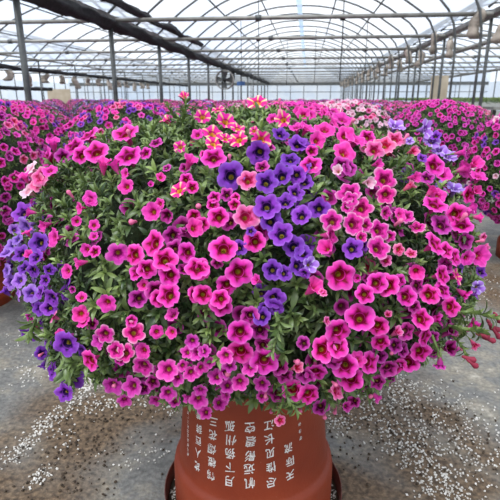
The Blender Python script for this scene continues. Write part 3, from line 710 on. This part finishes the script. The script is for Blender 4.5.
def bud(P_, d, L=.018, mat=None, name='bud'):
    mb = MB().tube([(0, 0, -.2), (0, 0, .0), (0, 0, .35), (0, 0, .8), (0, 0, 1.0)], [.08, .16, .17, .30, .12], 8)
    o = mb.build(name, mat or SPENT, plant)
    o.matrix_local = Matrix.Translation(Vector(P_ - ORG)) @ Matrix(frame_z(np.array([d]), np.array([0.]))[0].tolist()).to_4x4() @ Matrix.Scale(L, 4); return o
shoot([at(182, 122, (185, 125)), at(184, 112, (185, 125)), at(186, 102, (185, 125))], 5, .022)
shoot([at(176, 118, (180, 125)), at(171, 112, (180, 125)), at(168, 106, (180, 125))], 3, .02)
shoot([at(445, 312, (445, 312)), at(462, 312, (455, 312)), at(480, 314, (460, 312)), at(494, 318, (460, 312))], 7, .024)
shoot([at(448, 325, (448, 322)), at(466, 330, (455, 320)), at(482, 332, (458, 320))], 6, .024)
shoot([at(452, 335, (450, 330)), at(462, 346, (450, 332)), at(466, 356, (450, 332))], 3, .02)
shoot([at(432, 335, (430, 335)), at(438, 350, (430, 338)), at(439, 360, (430, 340))], 3, .016)
shoot([at(275, 312, (275, 315), -.02), at(279, 325, (279, 325), -.025), at(276, 340, (276, 340), -.025), at(272, 352, (272, 350), -.02)], 6, .02)
shoot([at(285, 385, (285, 385), -.01), at(288, 398, (285, 390), -.012), at(296, 410, (285, 395), -.012)], 4, .019)
shoot([at(285, 392, (285, 392), -.01), at(282, 404, (285, 395), -.012), at(279, 412, (285, 395), -.012)], 3, .017)
shoot([at(35, 320, (40, 320)), at(32, 328, (40, 325)), at(30, 336, (40, 330))], 4, .026)
shoot([at(60, 350, (64, 350)), at(66, 365, (66, 360)), at(70, 380, (68, 372))], 6, .028)
for x, y, rx in ((495, 314, 462), (488, 321, 462), (494, 330, 462), (484, 338, 460), (478, 334, 458), (490, 325, 462), (468, 360, 448), (464, 357, 448)):
    bud(at(x, y, (rx, min(y, 320))), np.array([.6, -.2, rng.uniform(-.9, .1)]), .018)
sp_ = add_flower(plant, ORG, 'D', at(440, 364, (430, 340)), np.array([0.05, -.05, -1.0]), .014, 0, True, True, 'drooping_flower')
BUDM = noisy('bud_pink', (.55, .04, .20), (.78, .22, .36), 60, .6)
for n_ in fib(420):
    if rng.random() > .28: continue
    P_ = CEN + n_ * (ball_r(n_[None])[0] + rng.uniform(.0, .012))
    if P_[2] < .45 or (CAM - P_) @ n_ < 0: continue
    bud(P_, ball_n(n_[None])[0] + rng.normal(0, .5, 3) + np.array([0, 0, .3]), rng.uniform(.010, .016), BUDM)

# ------------------------------------------------------------------ pot turned upside down, saucer, writing
PX, PY = CEN[0] - .003, CEN[1]
SAUZ = .012
def pot_r(z):   # outside radius by height above the floor
    pts = [(.012, .199), (.03, .202), (.12, .2015), (.138, .198), (.147, .188), (.155, .1855), (.17, .184), (.40, .163)]
    return float(np.interp(z, [p[0] for p in pts], [p[1] for p in pts]))
pot = empty('clay_pot', (PX, PY, SAUZ), 'big upturned terracotta pot with white handwriting under the flower dome', 'pot')
zs = [.012, .016, .03, .06, .10, .12, .130, .138, .143, .147, .151, .155, .17, .22, .27, .32, .37, .392, .399]
prof = [(.185, 0), (.200, 0)] + [(pot_r(z) - (.004 if z < .014 else 0) - (.004 if z > .395 else 0), z - SAUZ) for z in zs[1:]] + [(.145, .400 - SAUZ), (.03, .400 - SAUZ), (.03, .385 - SAUZ), (.14, .385 - SAUZ), (.17, .15), (.185, 0)]
MB().lathe(prof, 96).build('body', TERRA, pot)
cols = [("故人西辞黄", [(197, 466), (198, 453), (198.5, 441), (199, 429), (199, 415)], 9.5), ("鹤楼烟花三", [(211, 475), (212, 462), (212, 449), (213, 435), (213.6, 422)], 10.5),
        ("月下扬州孤", [(229, 481), (230, 467.5), (230, 453.5), (231, 440), (230, 426)], 11.5), ("帆远影碧空", [(250, 483), (249, 469), (250, 456), (250.5, 441.5), (250, 427.5)], 11.5),
        ("尽惟见长江", [(271, 482), (271, 467), (270, 453), (269.4, 439), (269, 425)], 11), ("天际流", [(290, 475), (290, 461.5), (288.5, 448)], 10),
        ("黄鹤楼送孟浩然之广陵", [(188.2, 454 - 4.6 * i) for i in range(10)], 3.6), ("李白诗", [(300.5, 438), (300, 431), (299.5, 424)], 4)]
def pot_hit(px, py):
    d = ray(px, py); ts = np.linspace(.6, 1.6, 2500); Pq = CAM + d * ts[:, None]
    rr2 = np.hypot(Pq[:, 0] - PX, Pq[:, 1] - PY); rz = np.interp(Pq[:, 2], [.147, .17, .40], [.188, .184, .163])
    k = np.nonzero(rr2 < rz)[0]
    return Pq[k[0]] if len(k) else Pq[int(np.argmin(rr2 - rz))]
for text, where, size in cols:
    for ch, (px, py) in zip(text, where):
        cu = bpy.data.curves.new('glyph', 'FONT'); cu.body = ch; cu.resolution_u = 2; cu.offset = .013
        ob = bpy.data.objects.new('glyph', cu); COL.objects.link(ob)
        dg = bpy.context.evaluated_depsgraph_get(); dg.update()
        gm = bpy.data.meshes.new_from_object(ob.evaluated_get(dg))
        bpy.data.objects.remove(ob); bpy.data.curves.remove(cu)
        bmg = bmesh.new(); bmg.from_mesh(gm); bpy.data.meshes.remove(gm)
        P_ = pot_hit(px, py); th0 = math.atan2(P_[1] - PY, P_[0] - PX); z0 = P_[2]
        dep = (P_ - CAM) @ FW; h_ = size / FPX * dep
        wob = random.uniform(-.10, .10)
        for v in bmg.verts:
            gx, gy = v.co.x - .5, v.co.y - .38
            gx, gy = gx + gy * wob + .05 * math.sin(gy * 7 + px), gy + .12 * gx + .03 * math.sin(gx * 8 + py)
            z_ = z0 - gy * h_ * 1.08; r_ = float(np.interp(z_, [.147, .17, .40], [.188, .184, .163])) + .0006
            th = th0 - gx * h_ * .95 / r_
            v.co = (r_ * math.cos(th), r_ * math.sin(th), z_ - SAUZ)
        me = bpy.data.meshes.new('inscription_character'); bmg.to_mesh(me); bmg.free(); me.materials.append(INK)
        link('inscription_character', me, pot)
tray = empty('saucer', (PX, PY, 0), 'dark red-brown round saucer on the floor under the upturned pot', 'saucer')
MB().lathe([(0, 0), (.219, 0), (.222, .006), (.2265, .044), (.2285, .046), (.230, .044), (.224, .0), (.221, -.0)][::1], 96).build('rim', SAUCER, tray)
MB().lathe([(0, .0105), (.2205, .0105), (.2205, .002)], 64).build('tray_floor', SOILM, tray)
# ------------------------------------------------------------------ perlite and soil crumbs on the floor
OCT = np.array([(1, 0, 0), (-.9, .2, 0), (0, 1, .1), (.1, -1, 0), (0, 0, .9), (0, .1, -.6)]); OF = [(0, 2, 4), (2, 1, 4), (1, 3, 4), (3, 0, 4), (2, 0, 5), (1, 2, 5), (3, 1, 5), (0, 3, 5)]
def grains(name, pts, lo, hi, mat, label, cat, z=0.0):
    pts = np.array(pts); k = len(pts); s = rng.uniform(lo, hi, k)
    pts = pts.copy(); pts[:, 2] = z + s * .5
    V, F, C = scatter(OCT, OF, np.ones((6, 3)), pts, frame_z(rng.normal(0, .5, (k, 3)) + np.array([0, 0, 1.]), rng.uniform(0, 6.3, k)), s)
    o = link(name, mesh_np(name, V, F, mat, None, False))
    tag(o, label, cat, None, 'stuff'); return o
def along(line, spread, n_):
    g = np.array([ground(*p)[:2] for p in line]); out = []
    for _ in range(n_):
        i = rng.integers(len(g) - 1); t_ = rng.random(); q_ = g[i] * (1 - t_) + g[i + 1] * t_ + rng.normal(0, spread, 2)
        out.append((q_[0], q_[1], 0))
    return out
def clear(pts): return [p for p in pts if math.hypot(p[0] - PX, p[1] - PY) > .245]
left_p = along([(5, 462), (30, 440), (55, 418), (85, 392), (105, 372)], .022  , 360) + along([(32, 486), (48, 468)], .016, 60) + along([(72, 408), (98, 404), (120, 408)], .03, 90) \
    + along([(85, 385), (100, 372)], .05, 160) + along([(100, 460), (165, 452)], .03, 45) + along([(10, 380), (45, 372)], .05, 50) + along([(0, 335), (20, 345)], .06, 25) + along([(120, 400), (150, 405), (185, 412)], .03, 60) + along([(60, 450), (68, 430)], .03, 25)
right_p = along([(350, 420), (385, 395), (410, 385)], .05, 300) + along([(385, 432), (410, 452), (440, 480), (450, 505)], .040, 420) + along([(400, 405), (440, 435), (480, 470)], .07, 380) \
    + along([(430, 385), (470, 410), (500, 440)], .06, 150) + along([(470, 275), (500, 300)], .10, 120) + along([(340, 430), (330, 420)], .03, 60)
grains('perlite_grains', clear(left_p), .0020, .0050, PERL, 'white perlite crumbs strewn on the floor left of the pot', 'perlite')
grains('perlite_grains', clear(right_p), .0020, .0050, PERL, 'white perlite crumbs strewn on the floor right of the pot', 'perlite')
ring = []
for _ in range(420):
    q_ = rng.uniform(0, 6.3); r_ = rng.uniform(.203, .217); ring.append((PX + r_ * math.cos(q_), PY + r_ * math.sin(q_), 0))
grains('perlite_grains', ring, .0018, .0040, PERL, 'white perlite crumbs lying in the saucer around the pot', 'perlite', .0105)
grains('soil_crumbs', clear(along([(60, 470), (80, 440), (110, 410), (160, 400)], .10, 320) + along([(340, 440), (400, 420), (470, 440)], .12, 420) + along([(95, 487), (60, 450)], .06, 60)), .0015, .006, SOILM, 'dark soil crumbs scattered over the concrete around the pot', 'soil')

# ------------------------------------------------------------------ rows of other flowering domes behind
PAL = {'magenta': 'MMMMMKPD', 'violet': 'VVVVLVM', 'pale pink': 'WWWRWRP', 'hot pink': 'PPPPMEK', 'mixed pink and violet': 'MMPPVVLR', 'rose': 'RRERPRM'}
def dome_dirs(n_, zmin=-.45):
    d = fib(n_) + rng.normal(0, .04, (n_, 3)); d /= np.linalg.norm(d, axis=1, keepdims=True)
    return d[d[:, 2] > zmin]
def er(n_, a_=.48, c2=.40): return ((np.hypot(n_[:, 0], n_[:, 1]) / a_) ** 2.2 + (np.abs(n_[:, 2]) / c2) ** 2.2) ** (-1 / 2.2)
ZC = .585
def dome_foliage(nw, per, size, T, TF):
    d = dome_dirs(nw, -.9); r_ = er(d); P_ = d * (r_ - rng.uniform(0, .04, len(d)))[:, None] + np.array([0, 0, ZC])
    Nn_ = d + rng.normal(0, .3, d.shape); Nn_ /= np.linalg.norm(Nn_, axis=1, keepdims=True)
    return rosettes(P_, Nn_, rng.uniform(size * .8, size * 1.2, len(d)), per, rng.uniform(.1, .8, len(d)), T, TF)
def core_mesh():
    d = fib(400); P_ = d * (er(d) * .90)[:, None] + np.array([0, 0, ZC]); P_[:, 2] = np.maximum(P_[:, 2], .41); b_ = bmesh.new()
    for v in P_: b_.verts.new(v)
    bmesh.ops.convex_hull(b_, input=b_.verts); me_ = bpy.data.meshes.new('inner_growth'); b_.to_mesh(me_); b_.free(); me_.materials.append(CORE); return me_
CM = core_mesh()
POTM = MB().lathe([(.19, 0), (.205, 0), (.208, .11), (.19, .135), (.163, .395), (.15, .40), (.0, .40)], 40).me('clay_pot', TERRA)
far_fol = []
for _ in range(3):
    Va, Fa, Ca = dome_foliage(650, 6, .045, LT2, LF2); far_fol.append(mesh_np('foliage', Va, Fa, LEAF, Ca))
Va, Fa, Ca = dome_foliage(2600, 7, .032, LT2, LF2); near_fol = mesh_np('foliage', Va, Fa, LEAF, Ca)
far_blo = {}
for nm, pal in PAL.items():
    far_blo[nm] = []
    for v in range(2):
        it = []
        for d in dome_dirs(900, -.85):
            if rng.random() > .75: continue
            it.append((rng.choice(list(pal)), d * (er(d[None])[0] + .006) + np.array([0, 0, ZC]), d + rng.normal(0, .25, 3) + np.array([0, 0, .15]), rng.uniform(.020, .028)))
        far_blo[nm].append(flower_mass('blossom_mass', it, None, FTL, np.zeros(3)))
def tocol(x, y):
    return None
def near_dome(loc, pal, label, scale=1.0, pot_label=None):
    r_ = empty('flowering_plant', (loc[0], loc[1], .40 if pot_label else 0), label, 'plant')
    org = np.array([loc[0], loc[1], .40 if pot_label else 0.0])
    off = np.array([loc[0], loc[1], 0.0])
    f = link('foliage', near_fol, r_); c_ = link('inner_growth', CM, r_)
    for q_ in (f, c_): q_.location = (0, 0, -org[2] + ZC * (1 - scale)); q_.scale = (scale,) * 3
    cand = []
    for d in dome_dirs(1200, -.85):
        if rng.random() > .72: continue
        P_ = d * (er(d[None])[0] + .008) * scale + np.array([0, 0, ZC]) + off
        x, y, z = proj(P_); vis = (CAM - P_) @ d > -.05 and -20 < x < 520 and y < 520
        cand.append((vis, rng.choice(list(pal)), P_, d, rng.uniform(.018, .026)))
    vis = [c for c in cand if c[0]]; hid = [c for c in cand if not c[0]]
    for c in vis[:95]:
        tocam = (CAM - c[2]) / np.linalg.norm(CAM - c[2])
        add_flower(r_, org, c[1], c[2], c[3] * .7 + tocam * .25 + rng.normal(0, .2, 3), c[4], rng.uniform(0, 6.3), rich=False, name='flower')
    rest = [(c[1], c[2], c[3] + rng.normal(0, .25, 3), c[4]) for c in vis[95:] + hid]
    if rest: flower_mass('blossom_mass', rest, r_, FT, org)['kind'] = 'stuff'
    if pot_label:
        p = link('clay_pot', POTM); p.location = (loc[0], loc[1], 0); tag(p, pot_label, 'pot')
    else:
        link('clay_foot', POTM, r_)
    return r_
taken = [(PX, PY)]
gl = ground(-28, 300); gr = ground(530, 258)
NEAR = [((gl[0], gl[1]), 'MMKMKRD', 'magenta flower dome at the left edge, beside the main dome', .97, 'terracotta pot at the left edge under the neighbouring magenta dome'),
        ((gr[0], gr[1]), 'MMMMMKKWV', 'magenta flower dome with a few white blooms at the right edge behind the main dome', .95, 'terracotta pot at the right edge under its magenta dome'),
        ((1.22, 4.85), 'MMMMKK', 'dense magenta flower dome behind the right shoulder of the main dome', .97, None),
        ((.30, 4.3), 'WWRWRW', 'pale pink flower dome behind the main dome, right of centre', .97, None),
        ((-2.15, 3.35), 'PPMRVP', 'bright pink flower dome behind the upper left of the main dome', .96, None),
        ((-1.12, 3.1), 'MPVVRMKV', 'mixed violet and pink flower dome peeping over the upper left of the main dome', .955, None),
        ((-.08, 3.2), 'MPMPR', 'pink flower dome directly behind the top of the main dome', .95, None)]
for loc, pal, lb, s, pl in NEAR:
    near_dome(loc, pal, lb, s, pl); taken.append(loc)
names = list(PAL); cnt = 0
cells = []
for iv, v in enumerate(np.arange(3.2, 25, 1.10)):
    for u in np.arange(-13.0, 2.7, 1.10):
        uu, vv = u + rng.normal(0, .03) + (.55 if iv % 2 else 0), v + rng.normal(0, .03)
        x, y, z = proj((uu, vv, .7))
        if z < .5 or x < -40 or x > 540 or uu > 2.3: continue
        if min(math.hypot(uu - a_, vv - b_) for a_, b_ in taken) < .97: continue
        if abs(uu + 9.95) < .55 or abs(uu + 3.55) < .55: continue
        if any(math.hypot(uu - c_[1], vv - c_[0]) < .95 for c_ in cells): continue
        cells.append((vv, uu, x))
cells.sort()
for vv, uu, x in cells[:285]:
    p_ = [.34, .14, .10, .20, .14, .08]
    if 330 < x < 420 and vv < 9: p_ = [.25, .05, .35, .15, .05, .15]
    nm = str(rng.choice(names, p=p_))
    r_ = empty('flowering_plant', (uu, vv, 0), None, 'plant'); sc_ = rng.uniform(.90, .985)
    link('foliage', far_fol[cnt % 3], r_); link('blossom_mass', far_blo[nm][cnt % 2], r_)['kind'] = 'stuff'; link('inner_growth', CM, r_); link('clay_foot', POTM, r_)
    r_.scale = (1, 1, sc_); r_.rotation_euler = (0, 0, rng.uniform(0, 6.3)); cnt += 1
    zone = ('to the left of the left post row' if uu < -3.55 else ('in the rows right behind the main dome' if vv < 8 else 'in the distant rows down the middle bay'))
    r_['label'] = '%s flower dome %s' % (nm, zone); r_['group'] = '%s domes %s' % (nm, zone)
print('domes', cnt, 'cells', len(cells))
# green seedlings on a bench beyond the right posts
bench = empty('seedling_bench', (6.0, 19, 0), 'low bench of green seedlings beyond the right post row', 'bench')
MB().box((0, 0, .80), (4.4, 16, .06)).build('bench_top', PIPE, bench, False)
for ix in (-2, 2):
    for iy in (-7.5, 0, 7.5): MB().box((ix, iy, .385), (.06, .06, .77)).build('leg', STEEL, bench, False)
k = 5200
P_ = np.stack([rng.uniform(-2.15, 2.15, k), rng.uniform(-7.9, 7.9, k), rng.uniform(.93, .99, k)], 1)
Va, Fa, Ca = rosettes(P_, np.tile(np.array([[0, 0, 1.0]]), (k, 1)) + rng.normal(0, .3, (k, 3)), np.full(k, .09), 5, rng.uniform(.3, 1, k), LT2, LF2)
sd = link('seedlings', mesh_np('seedlings', Va, Fa, LEAF, Ca)); sd.location = (6.0, 19, 0)
tag(sd, 'mass of bright green seedlings on the bench beyond the right posts', 'seedlings', None, 'stuff')
from collections import Counter
print(Counter(o.name.split('.')[0] for o in plant.children).most_common(14))
